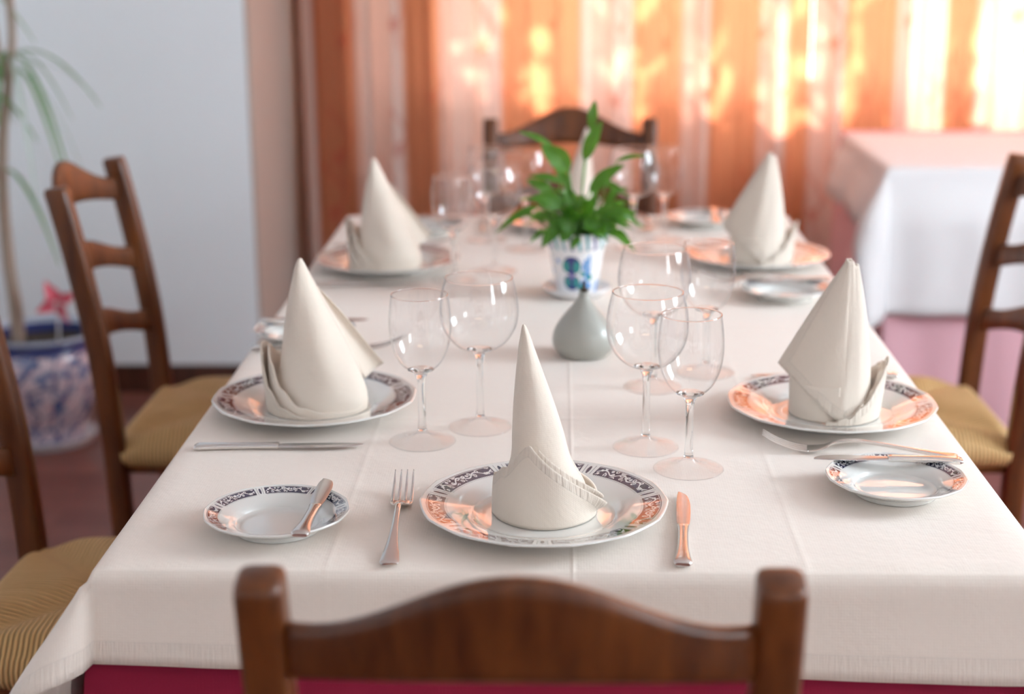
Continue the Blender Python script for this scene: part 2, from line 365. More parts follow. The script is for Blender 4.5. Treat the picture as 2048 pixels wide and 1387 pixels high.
def mat_curtain():
    m = NT('curtain_print'); at = m.n('ShaderNodeAttribute'); at.attribute_name = 'print'; X = m.n('ShaderNodeSeparateColor'); m.l(at.outputs['Color'], X.inputs[0])
    base = m.mix(X.outputs[0], C4(0.78, 0.68, 0.62), C4(0.34, 0.125, 0.055)); base = m.mix(m.math('MULTIPLY', X.outputs[1], 0.6), base, C4(0.34, 0.04, 0.03))
    thru = m.mix(X.outputs[0], C4(0.84, 0.43, 0.32), C4(1.0, 0.34, 0.165)); thru = m.mix(m.math('MULTIPLY', X.outputs[1], 0.7), thru, C4(0.9, 0.22, 0.10))
    m.set(**{'Base Color': base, 'Roughness': 0.75, 'Sheen Weight': 0.2})
    tr = m.n('ShaderNodeBsdfTranslucent'); m.l(thru, tr.inputs[0]); mx = m.n('ShaderNodeMixShader'); mx.inputs[0].default_value = 0.42
    m.l(m.p.outputs[0], mx.inputs[1]); m.l(tr.outputs[0], mx.inputs[2]); m.l(mx.outputs[0], m.out.inputs[0]); return m.m
M_curt = mat_curtain()
def curtain(name, xa, xb, label):
    nx = int((xb - xa) / 0.0065); nz = 200; z0, z1 = 0.26, 2.48; vs = []; cols = []
    root_y = 5.22
    for j in range(nz + 1):
        z = z0 + (z1 - z0) * j / nz
        for i in range(nx + 1):
            x = xa + (xb - xa) * i / nx
            # folds follow the stripes
            ph = 0
            for k in range(len(EDG) - 1):
                if EDG[k] <= x < EDG[k + 1]: ph = k + (x - EDG[k]) / (EDG[k + 1] - EDG[k]); break
            y = 0.038 * math.cos(ph * PI + 0.4) + 0.010 * math.sin(x * 61 + z * 0.8) * (0.4 + 0.6 * (1 - j / nz)) + 0.006 * math.sin(x * 133 + 1.7)
            vs.append((x, root_y + y, z)); cols.append((stripe(x), motif(x, z), 0, 1))
    o = mesh(name, vs, grid_faces(nx + 1, nz + 1), M_curt)
    ca = o.data.color_attributes.new('print', 'FLOAT_COLOR', 'POINT')
    ca.data.foreach_set('color', [c for q in cols for c in q])
    tag(o, label, 'curtain'); return o
curtain('curtain', px2x(606), px2x(1616), 'wide orange and cream striped floral curtain behind the far chair, left of the bunched fold')
curtain('curtain', px2x(1617), px2x(2720), 'sunlit striped floral curtain hanging behind the white-draped side table')
v, f = sweep([(-0.88, 5.22, 2.52), (2.7, 5.22, 2.52)], lambda i, t: (0.014, 0.014), 12)
rod = mesh('curtain_rod', v, f, M_woodt); tag(rod, 'wooden rod above the striped curtains', 'curtain rod')

# shrub in the garden that dapples the curtains
M_leaf_out = simple('garden_leaf', (0.06, 0.16, 0.03), 0.6)
PATCH = [(1078, 85, 20, 30), (1102, 98, 12, 20), (1080, 125, 10, 22), (1072, 188, 22, 38), (1096, 222, 12, 16), (1004, 25, 14, 16), (958, 150, 12, 26), (1275, 25, 16, 32), (1272, 110, 12, 36), (1284, 160, 18, 26), (1280, 215, 16, 40),
         (1200, 10, 30, 14), (1185, 90, 14, 14), (1435, 85, 18, 26), (1447, 165, 20, 36), (1428, 218, 20, 24), (1440, 290, 22, 22), (1414, 312, 14, 16), (1543, 60, 22, 60), (1540, 190, 20, 90), (1582, 25, 18, 24), (1582, 150, 22, 36), (1578, 235, 18, 36), (1574, 302, 20, 20),
         (1630, 150, 13, 80), (1628, 240, 12, 60), (1698, 80, 18, 90), (1690, 200, 18, 100), (1378, 12, 14, 16), (1372, 240, 12, 60), (1828, 120, 44, 600), (1997, 140, 54, 600), (2185, 140, 50, 600), (2375, 140, 50, 600), (970, 60, 12, 22), (1225, 130, 16, 40), (1390, 150, 12, 60), (1640, 60, 10, 30)]
LP = [(px2x(a), pz(b), c * 0.001632, d * 0.00168) for a, b, c, d in PATCH]
def in_patch(x, z):
    for (a, b, c, d) in LP:
        if ((x - a) / (c + .008)) ** 2 + ((z - b) / (d + .012)) ** 2 < 1.0: return True
    return False
V = []; F = []
for k in range(9000):
    cx = rnd.uniform(-0.75, 2.55); cz = rnd.uniform(0.35, 2.0); Y = rnd.uniform(7.2, 7.8)
    if in_patch(cx, cz): continue
    t = (5.22 - Y) / SUN_DIR.y; P = Vector((cx, 5.22, cz)) - SUN_DIR * t
    L = rnd.uniform(0.035, 0.06); a = rnd.uniform(0, 2 * PI); tilt = rnd.uniform(-0.7, 0.7)
    d1 = Vector((math.cos(a), 0.3 * math.sin(tilt), math.sin(a))); d2 = Vector((-math.sin(a), 0.3, math.cos(a)))
    o = len(V); V += [P - d1 * L, P - d1 * L * 0.3 + d2 * L * 0.42, P + d1 * L * 0.4 + d2 * L * 0.36, P + d1 * L, P + d1 * L * 0.4 - d2 * L * 0.36, P - d1 * L * 0.3 - d2 * L * 0.42]
    F.append((o, o + 1, o + 2, o + 3, o + 4, o + 5))
shrub = empty('garden_shrub', (0.9, 7.5, 0)); tag(shrub, 'leafy garden shrub outside the curtained window', 'shrub')
fo = mesh('foliage', [p - Vector((0.9, 7.5, 0)) for p in V], F, M_leaf_out, shrub, False); fo['kind'] = 'stuff'
parts = []
for k in range(7):
    x0 = -1.4 + k * 0.5; v, f = sweep([(x0, 0, 0), (x0 + 0.05, 0.03, 1.2), (x0 - 0.04, 0, 2.3)], lambda i, t: (0.02, 0.02), 8); parts.append((v, f))
v, f = merge(parts); mesh('stem', v, f, M_woodt, shrub)
v, f = box(-4, 6, 5.6, 12, -0.1, -0.02); g = mesh('garden_ground', v, f, simple('garden_soil', (0.12, 0.15, 0.06), 0.9), None, False); tag(g, kind='structure')

# ------------------------------------------------------------------ draped tablecloths
def drape(name, x0, x1, y0, y1, z, dl, dr, df, db, mat, k=0.55, flare=0.02, n=0.02, wav=0.004, seed=1, rr=0.006, fine=0.012, skew=0.0):
    """cloth laid on a table top x0..x1,y0..y1 with drops dl,dr (left,right), df,db (front,back)"""
    def axis(a, b, da, db_):
        L = []; s = -da
        m1 = max(2, int(math.ceil(da / fine)))
        L += [a - da + da * i / m1 for i in range(m1)]
        L += [a, a + 0.004, a + 0.012]
        m2 = int((b - a - 0.024) / n); L += [a + 0.012 + (b - a - 0.024) * i / m2 for i in range(1, m2)]
        L += [b - 0.012, b - 0.004, b]; m3 = max(2, int(math.ceil(db_ / fine)))
        L += [b + db_ * i / m3 for i in range(1, m3 + 1)]; return L
    U = axis(x0, x1, dl, dr); W = axis(y0, y1, df, db); vs = []; uv = []
    for vv in W:
        for uu in U:
            ox = (x0 - uu) if uu < x0 else (uu - x1 if uu > x1 else 0); sx = -1 if uu < x0 else 1
            oy = (y0 - vv) if vv < y0 else (vv - y1 if vv > y1 else 0); sy = -1 if vv < y0 else 1
            bx = min(max(uu, x0), x1); by = min(max(vv, y0), y1)
            rho = math.hypot(ox, oy)
            if rho < 1e-6:
                e = min(uu - x0, x1 - uu, vv - y0, y1 - vv); zz = z - (rr * 0.5 * (1 - ss(0, 0.012, e)))
                vs.append((uu, vv, zz))
            else:
                phi = math.atan2(oy, ox); s2 = math.sin(2 * phi) if (ox > 0 and oy > 0) else 0.0
                kk = k * abs(s2) ** 0.8
                out = rho * kk + flare * ss(0, 0.15, rho) + rr * ss(0, 0.012, rho)
                along = bx if oy > 0 and ox == 0 else by
                out += wav * math.sin(along * 17 + seed) * ss(0.02, 0.12, rho) * (1 - abs(s2)) + wav * 0.6 * math.sin(along * 41 + seed * 2.3) * ss(0.03, 0.2, rho) * (1 - abs(s2))
                dn = math.sqrt(max(rho * rho * (1 - kk * kk), 0)) * (1 + (skew * (bx - x0) / (x1 - x0) - skew * .5 if (oy > 0 and vv < y0) else 0) * (1 - abs(s2)))
                if ox > 0 and oy > 0: dx, dy = math.cos(phi), math.sin(phi)
                elif ox > 0: dx, dy = 1, 0
                else: dx, dy = 0, 1
                vs.append((bx + sx * dx * out, by + sy * dy * out, z - rr * 0.5 - dn))
            uv.append((uu, vv))
    o = mesh(name, vs, grid_faces(len(U), len(W)), mat); set_uv(o, uv); solid(o, 0.0012, 0)
    return o
def skirt(name, x0, x1, y0, y1, z0, z1, mat, amp=0.008, per=0.11, seed=0, push=(), cf=.045):
    """a fitted undercloth: flat top and softly pleated sides down to near the floor"""
    P = []; r = 0.02
    def seg(ax, ay, bx, by, nx, ny):
        L = math.hypot(bx - ax, by - ay); m = int(L / 0.012)
        for i in range(m): P.append((ax + (bx - ax) * i / m, ay + (by - ay) * i / m, nx, ny))
    seg(x0, y0, x1, y0, 0, -1); seg(x1, y0, x1, y1, 1, 0); seg(x1, y1, x0, y1, 0, 1); seg(x0, y1, x0, y0, -1, 0)
    cx, cy = (x0 + x1) / 2, (y0 + y1) / 2; n_ = len(P); vs = [(cx, cy, z1)]; nz = 24; uv = [(cx, cy)]; s = 0
    for j in range(nz + 1):
        t = j / nz; z = z1 - (z1 - z0) * t
        for i, (x, y, nx, ny) in enumerate(P):
            s = i * 0.012; a = amp * t * (math.sin(s * 2 * PI / per + seed) + 0.6 * math.sin(s * 2 * PI / (per * 2.7) + 1 + seed)); fl = 0.030 * t
            gx = math.exp(-(min(abs(x - x0), abs(x - x1)) / .05) ** 2) * math.exp(-(min(abs(y - y0), abs(y - y1)) / .05) ** 2) * cf * math.sqrt(t); ex = math.copysign(gx, x - cx); ey = math.copysign(gx, y - cy)
            for (sd, c0, hw, dp) in push:
                al = x if sd in 'FB' else y; hit = (sd == 'F' and ny < 0) or (sd == 'B' and ny > 0) or (sd == 'L' and nx < 0) or (sd == 'R' and nx > 0)
                if hit: fl -= dp * (1 - ss(hw, hw + .06, abs(al - c0))) * (1 - ss(.46, .58, z))
            vs.append((x + nx * (a + fl) + ex, y + ny * (a + fl) + ey * .5, z)); uv.append((s, z))
    fs = [(0, 1 + i, 1 + (i + 1) % n_) for i in range(n_)] + [(1 + j * n_ + i, 1 + j * n_ + (i + 1) % n_, 1 + (j + 1) * n_ + (i + 1) % n_, 1 + (j + 1) * n_ + i) for j in range(nz) for i in range(n_)]
    o = mesh(name, vs, fs, mat, sharp=50); set_uv(o, uv); return o
TX0, TX1, TY0, TY1, TZ = -0.470, 0.490, 1.480, 3.460, 0.75
def table(x0, x1, y0, y1, z, label):
    t = empty('dining_table', ((x0 + x1) / 2, (y0 + y1) / 2, 0)); tag(t, label, 'table')
    hx, hy = (x1 - x0) / 2, (y1 - y0) / 2
    v, f = box(-hx, hx, -hy, hy, z - 0.028, z); bevel(mesh('tabletop', v, f, M_woodt, t, False), 0.004)
    v, f = boxes([(-hx + .05, hx - .05, -hy + .05, -hy + .07, z - .11, z - .028), (-hx + .05, hx - .05, hy - .07, hy - .05, z - .11, z - .028), (-hx + .05, -hx + .07, -hy + .07, hy - .07, z - .11, z - .028), (hx - .07, hx - .05, -hy + .07, hy - .07, z - .11, z - .028)]); mesh('apron', v, f, M_woodt, t, False)
    for sx in (-1, 1):
        for sy in (-1, 1):
            v, f = box(sx * (hx - .06) - .025, sx * (hx - .06) + .025, sy * (hy - .06) - .025, sy * (hy - .06) + .025, 0, z - .028); bevel(mesh('leg', v, f, M_woodt, t, False))
    return t
table(TX0 + .012, TX1 - .012, TY0 + .012, TY1 - .012, TZ - 0.006, 'long dining table hidden under the laid crimson and white cloths')
o = skirt('undercloth', TX0 + .005, TX1 - .005, TY0 + .005, TY1 - .005, 0.10, TZ - 0.0045, M_crim, seed=2.0, push=(('F', -.03, .22, .10), ('B', .02, .22, .19), ('L', 2.985, .225, .11), ('L', 2.085, .225, .11), ('R', 3.0, .225, .11))); tag(o, 'crimson undercloth hanging below the white cloth of the laid table', 'tablecloth')
CD = (0.19, 0.19, 0.098, 0.12)
M_white = mat_cloth('white_table_linen', (0.88, 0.79, 0.715), hem=0.024, uvb=(TX0 - CD[0], TX1 + CD[1], TY0 - CD[2], TY1 + CD[3]), weave=1100, puck=0.4, aniso=True, mark=(TX0 - .125, TY0 - .045, .013),
    creases=[('u', 0.012, 0.0022, 0.0006), ('u', 0.245, 0.004, 0.0004), ('u', -0.235, 0.004, 0.0004), ('v', 2.47, 0.003, 0.0012), ('v', 2.50, 0.0016, 0.0008), ('v', 1.98, 0.006, 0.0007), ('v', 2.98, 0.006, 0.0007)])
o = drape('tablecloth', TX0, TX1, TY0, TY1, TZ + 0.0005, *CD, M_white, skew=0.16, k=0.52, flare=0.026, wav=0.003); tag(o, 'ironed white tablecloth on the long laid table, over crimson cloth', 'tablecloth')

# ------------------------------------------------------------------ ladder-back rush chairs (face +Y, origin under the seat centre)
def make_chair(label):
    t = empty('ladderback_chair'); tag(t, label, 'chair')
    for s in (-1, 1):
        path = smooth_prof([(s * .178, -.165, 0.0), (s * .182, -.190, .25), (s * .185, -.198, .45), (s * .187, -.212, .62), (s * .188, -.238, .78), (s * .188, -.262, .895)], 5)
        path += [(s * .188, -.2665, .912), (s * .188, -.2677, .9175), (s * .188, -.268, .920)]
        n_ = len(path)
        def sec(i, tt, n_=n_):
            e = n_ - 1 - i; q = {0: .80, 1: .93, 2: .985}.get(e, 1.0); return (.0185 * q, 0.0210 * q)
        v, f = sweep(path, sec, 20, 4.0, up=Vector((0, 1, 0.0))); mesh('back_post', v, f, M_wood, t)
    for (zt, he, hc, arch, thick) in ((.836, .048, .105, .020, .0085), (.694, .050, .092, .034, .008), (.562, .050, .090, .034, .008)):
        # a rail bowed backward in plan, arched along its top
        vs = []; m_ = 29; L = .174
        yb = interp([(.45, -.198), (.62, -.212), (.78, -.238), (.895, -.262)], zt + .03)
        for i in range(m_):
            x = -L + 2 * L * i / (m_ - 1); q = x / L; bow = -.042 * (1 - q * q)
            top = zt + he + (hc - he) * (0.5 + 0.5 * math.cos(PI * min(1, abs(q) * 1.02))); bot = zt + arch * (1 - q * q)
            for k in range(12):
                an = 2 * PI * (k + .5) / 12; c, sn = math.cos(an), math.sin(an); c = math.copysign(abs(c) ** .6, c); sn = math.copysign(abs(sn) ** .35, sn)
                zz = (top + bot) / 2 + (top - bot) / 2 * sn
                vs.append((x, yb + bow + thick * c - (zz - zt) * 0.15, zz))
        fs = grid_faces(12, m_, True) + [tuple(range(12)), tuple(range((m_ - 1) * 12, m_ * 12))]
        mesh('back_rail', vs, fs, M_wood, t)
    for s in (-1, 1):
        v, f = sweep([(s * .192, .172, 0), (s * .195, .175, .2), (s * .195, .178, .38), (s * .195, .178, .436)], lambda i, q: (.0175, .0175), 14, 3.0); mesh('front_leg', v, f, M_wood, t)
    def bar(name, a, b, r1, r2):
        v, f = sweep([a, tuple((p + q) / 2 for p, q in zip(a, b)), b], lambda i, q: (r1, r2), 12, 2.6, up=Vector((0, 0, 1))); mesh(name, v, f, M_wood, t)
    for s in (-1, 1):
        bar('stretcher', (s * .182, -.18, .17), (s * .194, .172, .17), .009, .011); bar('stretcher', (s * .183, -.185, .28), (s * .194, .174, .28), .009, .011)
        bar('seat_rail', (s * .184, -.19, .402), (s * .195, .176, .402), .011, .018)
    bar('stretcher', (-.193, .174, .23), (.193, .174, .23), .009, .011); bar('stretcher', (-.181, -.182, .22), (.181, -.182, .22), .009, .011)
    bar('seat_rail', (-.195, .178, .402), (.195, .178, .402), .011, .018); bar('seat_rail', (-.184, -.195, .402), (.184, -.195, .402), .011, .018)
    # rush seat: four woven triangles meeting along the diagonals
    N = 57; vs = []
    for j in range(N):
        for i in range(N):
            a = -1 + 2 * i / (N - 1); b = -1 + 2 * j / (N - 1)
            hw = .196 + .014 * (b * .5 + .5); x = a * hw; y = b * .192 - .008
            mx = max(abs(a), abs(b)); df = abs(abs(a) - abs(b))
            z = .448 + .012 * (1 - mx ** 2) + 0.020 * (1 - math.exp(-(df / .22) ** 2)) * ss(0, .35, mx) - .002
            z -= .024 * ss(.82, 1.0, mx) ** 1.6
            vs.append((x, y, z))
    top = len(vs); ring = [i for i in range(N)] + [j * N + N - 1 for j in range(1, N)] + [(N - 1) * N + i for i in range(N - 2, -1, -1)] + [j * N for j in range(N - 2, 0, -1)]
    fs = grid_faces(N, N); nr = len(ring)
    for (sc, z) in ((1.028, .428), (1.024, .412), (.985, .398)):
        for q in ring: vs.append((vs[q][0] * sc, (vs[q][1] + .008) * sc - .008, z))
    prev = ring
    for L_ in range(3):
        cur = [top + L_ * nr + i for i in range(nr)]
        for i in range(nr): fs.append((prev[i], prev[(i + 1) % nr], cur[(i + 1) % nr], cur[i]))
        prev = cur
    fs.append(tuple(prev)); mesh('seat', vs, fs, M_rush, t)
    return t
ch0 = make_chair('ladder-back chair seen from behind at the near end of the table')
ch0.location = (-0.030, 1.335, 0)
for (x, y, rz, lab) in [(0.020, 3.535, PI, 'ladder-back chair at the far end of the table, behind the plant'),
                        (-0.632, 2.985, -PI / 2, 'rush-seat ladder-back chair left of the table, in front of the big ceramic planter'),
                        (-0.626, 2.095, -PI / 2 - 0.035, 'rush-seat chair at the near left corner, its back cut by the picture edge'),
                        (0.640, 3.000, PI / 2, 'rush-seat ladder-back chair on the right of the table, before the side table')]:
    c = copy_tree(ch0); c.location = (x, y, 0); c.rotation_euler = (0, 0, rz); c['label'] = lab
for c in [o for o in COL.objects if o.name.startswith('ladderback_chair')]: c['group'] = 'ladder-back chairs around the laid table'

# ------------------------------------------------------------------ plates
def plate(name, R, mat, label, loc, rz=0, group=None):
    s = R / 0.134
    pr = [(0, .0045), (.05, .0045), (.068, .0048), (.076, .0062), (.079, .0082), (.083, .0105), (.090, .0132), (.105, .0168), (.122, .0200), (.130, .0214), (.1325, .0219), (.134, .0213), (.1338, .0198), (.128, .0175), (.110, .0132), (.092, .0088), (.083, .0048), (.080, .0010), (.078, .0), (.075, .0008), (.073, .0022), (.05, .0022), (0, .0022)]
    if R < .1: pr = [(r, z * 1.25) for r, z in pr]
    pr = [(r * s, z * (s * .5 + .5)) for r, z in smooth_prof(pr, 4)]
    pr[0] = (1e-6, pr[0][1]); pr[-1] = (1e-6, pr[-1][1]); NP = 14
    def rm(a, r, z):
        w_ = ss(.66, 1.0, r / R); q = ((a + PI / 2 + PI / NP) % (2 * PI / NP)) - PI / NP
        pol = math.cos(PI / NP) / math.cos(q); return 1 - w_ * 0.45 * (1 - pol) if True else 1
    v, f = lathe(pr, 196, rm); o = mesh(name, v, f, mat); o.location = loc; o.rotation_euler = (0, 0, rz); tag(o, label, 'plate', group); return o
ZT = TZ + 0.0016
DP = [('F', -0.019, 1.622, 0, 'dinner plate of the near place setting, under the tall centre napkin'), ('L1', -0.325, 2.013, -PI / 2, 'dinner plate at the near left setting, beyond the lone knife'),
      ('R1', 0.349, 1.993, PI / 2, 'dinner plate at the near right setting, behind the bread plate with crossed cutlery'), ('L2', -0.322, 2.903, -PI / 2, 'blurred dinner plate at the far left setting'),
      ('R2', 0.366, 2.947, PI / 2, 'blurred dinner plate at the far right setting'), ('E', 0.020, 3.300, PI, 'dinner plate at the far end, hidden behind the potted plant')]
for k, x, y, rz, lab in DP: plate('dinner_plate', .134, M_plate, lab, (x, y, ZT), rz, 'dinner plates with navy scroll border')
BP = [(-0.302, 1.590, 0, 'bread plate at the near left with a butter knife across it'), (0.375, 1.707, PI / 2, 'bread plate at the near right edge with a butter knife along its far rim'), (0.380, 2.660, PI / 2, 'blurred bread plate before the far right setting'),
      (0.299, 3.330, PI, 'blurred bread plate at the far right end of the table'), (-0.395, 2.375, -PI / 2, 'bread plate almost hidden behind the near left napkin'), (-0.277, 3.25, -PI / 2, 'bread plate almost hidden behind the far left napkin')]
for x, y, rz, lab in BP: plate('bread_plate', .078, M_bread, lab, (x, y, ZT), rz, 'bread plates with navy scroll border')

# ------------------------------------------------------------------ wine glasses
def make_glass(name, H, rb, stem_r, zb, prof, label, cat='wine glass'):
    t = empty(name); tag(t, label, cat, 'empty stemmed glasses on the table')
    foot = [(1e-6, 0.0), (rb * .9, 0.0), (rb, .0006), (rb, .0015), (rb * .93, .0022), (rb * .6, .0040), (rb * .3, .0072), (stem_r * 1.9, .0105), (stem_r * 1.25, .0150)]
    stem = [(stem_r * 1.02, .024), (stem_r, .045), (stem_r * .98, zb * .7), (stem_r * 1.15, zb * .88), (stem_r * 1.7, zb - .0035), (stem_r * 2.5, zb + .0006), (stem_r * 3.6, zb + .0022), (stem_r * 2.6, zb + .0040), (1e-6, zb + .0048)]
    pr = [(max(r, 1e-6), z) for r, z in smooth_prof(foot, 3)] + [(1e-6, foot[-1][1])]; v, f = lathe(pr, 56); v = [(x, y, max(z, 0)) for x, y, z in v]; mesh('foot', v, f, M_footg, t)
    pr = [(1e-6, foot[-1][1] + .0003)] + [(max(r, 1e-6), z + .0003) for r, z in smooth_prof([foot[-1]] + stem, 4)]; v, f = lathe(pr, 40)
    mesh('stem', v, f, M_glass, t)
    pr = smooth_prof(prof, 6); th = .0011
    inner = [(max(r - th, 1e-6), z + (th if i < 4 else 0)) for i, (r, z) in enumerate(pr)]
    full = [(max(r, 1e-6), z) for r, z in pr] + [(pr[-1][0] - th * .5, pr[-1][1] + .0005)] + inner[::-1]
    v, f = lathe(full, 72); bowl = mesh('bowl', v, f, M_thin, t)
    # ground rim bead
    v, f = lathe([(pr[-1][0] - th * .5 + .0009 * math.cos(a), pr[-1][1] + .0009 * math.sin(a)) for a in [2 * PI * k / 8 for k in range(9)]], 72)
    f = [q for q in f if len(q) == 4]; mesh('rim', v, f, M_glass, bowl)
    return t
WP = [(0.0, .0905), (.010, .0915), (.020, .0965), (.028, .1060), (.0345, .1210), (.0378, .1390), (.0382, .1540), (.0368, .1720), (.0348, .1870)]
RP = [(0.0, .1005), (.012, .1015), (.026, .1065), (.038, .1175), (.0465, .1330), (.0495, .1500), (.0490, .1650), (.0462, .1810), (.0425, .1947)]
wg0 = make_glass('wine_glass', .187, .0408, .0046, .0905, WP, 'narrow wine glass')
rg0 = make_glass('round_wine_glass', .1947, .0400, .0044, .1005, RP, 'round wine glass')
WG = [(-0.172, 1.882, 'narrow wine glass nearest the front left, right of the near left plate'), (0.149, 1.783, 'narrow wine glass closest to the camera, front right of the centre'), (0.205, 2.197, 'narrow wine glass left of the near right napkin, behind the round pair'),
      (-0.193, 2.801, 'blurred narrow wine glass just right of the far left napkin'), (-0.150, 3.165, 'leftmost blurred narrow wine glass before the far chair'), (0.205, 3.168, 'blurred narrow wine glass right of the plant, rightmost at the far end')]
RG = [(-0.103, 1.941, 'big round wine glass left of the upright centre napkin'), (0.103, 1.863, 'big round wine glass nearest the camera, left of the closest narrow glass'), (0.126, 2.124, 'big round wine glass right of the grey onion-shaped vase'),
      (-0.122, 2.873, 'blurred round wine glass left of the potted plant'), (-0.070, 3.075, 'blurred round wine glass directly behind the left leaves of the plant'), (0.140, 3.085, 'blurred round wine glass right of the plant, before the far chair post')]
for (proto, lst) in ((wg0, WG), (rg0, RG)):
    for i, (x, y, lab) in enumerate(lst):
        c = proto if i == 0 else copy_tree(proto); c.location = (x, y, ZT + .0002); c.rotation_euler = (0, 0, rnd.uniform(0, 6)); c['label'] = lab

# ------------------------------------------------------------------ cutlery (along +X, origin at the handle end)
def flat_sweep(st, up=Vector((0, 0, 1)), power=3.0, seg=12):
    """st: list (x, z, halfwidth, halfthick, yshift)"""
    st = smooth_prof(st, 4); path = [(s[0], s[4], s[1]) for s in st]
    return sweep(path, lambda i, q: (max(st[i][2], 1e-4), max(st[i][3], 1e-4)), seg, power, up=up)
def make_knife(L, label, butter=False):
    t = empty('butter_knife' if butter else 'table_knife'); tag(t, label, 'knife')
    h = L * .5; w_ = .0085 if butter else .0082
    v, f = flat_sweep([(0, .0032, w_ * .9, .0020, 0), (.004, .0036, w_ * 1.15, .0030, 0), (.012, .0038, w_ * 1.05, .0034, 0), (h * .4, .0040, w_ * .72, .0036, 0), (h * .8, .0042, w_ * .66, .0034, 0), (h * .96, .0042, w_ * .78, .0034, 0), (h, .0042, w_ * .80, .0026, 0)], power=3.4); mesh('handle', v, f, M_metal, t, sharp=50)
    if butter: st = [(h - .001, .0042, .0062, .0012, 0), (h + .008, .0042, .0072, .0011, 0), (h + .025, .0042, .0088, .0010, .0008), (L - .03, .0042, .0094, .0009, .0014), (L - .012, .0042, .0078, .0007, .0028), (L - .004, .0042, .0046, .0006, .0052), (L, .0042, .0008, .0005, .0078)]
    else: st = [(h - .001, .0042, .0055, .0013, 0), (h + .008, .0042, .0070, .0012, 0), (h + .03, .0042, .0078, .0011, 0), (L - .04, .0042, .0078, .0010, .0004), (L - .015, .0042, .0060, .0008, .0016), (L - .004, .0042, .0030, .0006, .0040), (L, .0042, .0006, .0004, .0060)]
    v, f = flat_sweep(st, power=2.4); mesh('blade', v, f, M_brush, t, sharp=60)
    return t
def make_fork(L, label):
    t = empty('table_fork'); tag(t, label, 'fork')
    v, f = flat_sweep([(0, .0026, .0082, .0012, 0), (.003, .0030, .0100, .0018, 0), (.014, .0042, .0092, .0020, 0), (.05, .0085, .0055, .0020, 0), (.085, .0130, .0036, .0021, 0), (L * .53, .0165, .0033, .0021, 0), (L * .62, .0130, .0040, .0019, 0), (L * .66, .0085, .0070, .0014, 0), (L * .70, .0052, .0112, .0011, 0), (L * .745, .0036, .0125, .0010, 0), (L * .765, .0034, .0125, .0009, 0)], power=3.0); mesh('handle', v, f, M_metal, t, sharp=60)
    for k in range(4):
        y = (-1.5 + k) * .0069
        v, f = flat_sweep([(L * .755, .0034, .0021, .0010, y), (L * .80, .0042, .0019, .0010, y * 1.0), (L * .87, .0078, .0017, .0010, y * 1.0), (L * .94, .0140, .0013, .0009, y), (L * .995, .0215, .0004, .0004, y)], power=2.6, seg=10); mesh('tine', v, f, M_metal, t)
    return t
ZC = ZT + 0.0002
def place(o, x0, y0, x1, y1, z, label, tilt=0.0, group=None, roll=0.0):
    o.location = (x0, y0, z); a = math.atan2(y1 - y0, x1 - x0)
    o.rotation_euler = (Matrix.Rotation(a, 4, 'Z') @ Matrix.Rotation(-tilt, 4, 'Y') @ Matrix.Rotation(roll, 4, 'X')).to_euler(); o['label'] = label
    if group: o['group'] = group
kn0 = make_knife(.207, ''); bk0 = make_knife(.168, '', True); fk0 = make_fork(.232, '')
place(kn0, 0.121, 1.487, 0.137, 1.693, ZC, 'table knife right of the near dinner plate', 0, 'table knives')
KN = [(-0.449, 1.850, -0.244, 1.856, 'table knife lying before the near left dinner plate'), (0.472, 2.175, 0.272, 2.17, 'table knife behind the near right dinner plate'), (-0.450, 2.745, -0.25, 2.75, 'table knife before the far left dinner plate'), (-0.16, 3.43, -0.16, 3.23, 'table knife at the far end, left of the hidden dinner plate')]
for x0, y0, x1, y1, lab in KN: place(copy_tree(kn0), x0, y0, x1, y1, ZC, lab, 0, 'table knives')
place(fk0, -0.172, 1.486, -0.178, 1.716, ZC, 'table fork with four tines left of the near dinner plate', 0, 'table forks')
FK = [(0.472, 1.822, 0.262, 1.856, 'table fork lying behind the bread plate at the near right'), (-0.466, 2.322, -0.25, 2.325, 'table fork poking out left of the near left napkin'), (0.472, 2.775, 0.26, 2.785, 'table fork behind the far right bread plate'), (-0.45, 3.10, -0.24, 3.10, 'table fork beyond the far left dinner plate'), (0.178, 3.435, 0.178, 3.22, 'table fork at the far end beside the bread plate')]
for x0, y0, x1, y1, lab in FK: place(copy_tree(fk0), x0, y0, x1, y1, ZC, lab, 0, 'table forks')
zb = ZT + 0.0188
place(bk0, -0.2655, 1.512, -0.2575, 1.680, zb + .0004, 'butter knife resting across the near left bread plate', 0, 'butter knives')
BK = [(0.459, 1.752, 0.291, 1.762, 'butter knife resting on the far rim of the near right bread plate'), (0.465, 2.705, 0.30, 2.712, 'blurred butter knife on the far right bread plate'), (0.325, 3.40, 0.315, 3.235, 'butter knife on the bread plate at the far right end'), (-0.47, 2.41, -0.31, 2.41, 'butter knife on the bread plate behind the near left napkin'), (-0.355, 3.29, -0.195, 3.29, 'butter knife on the bread plate behind the far left napkin')]
for x0, y0, x1, y1, lab in BK: place(copy_tree(bk0), x0, y0, x1, y1, zb + .0004, lab, 0, 'butter knives')

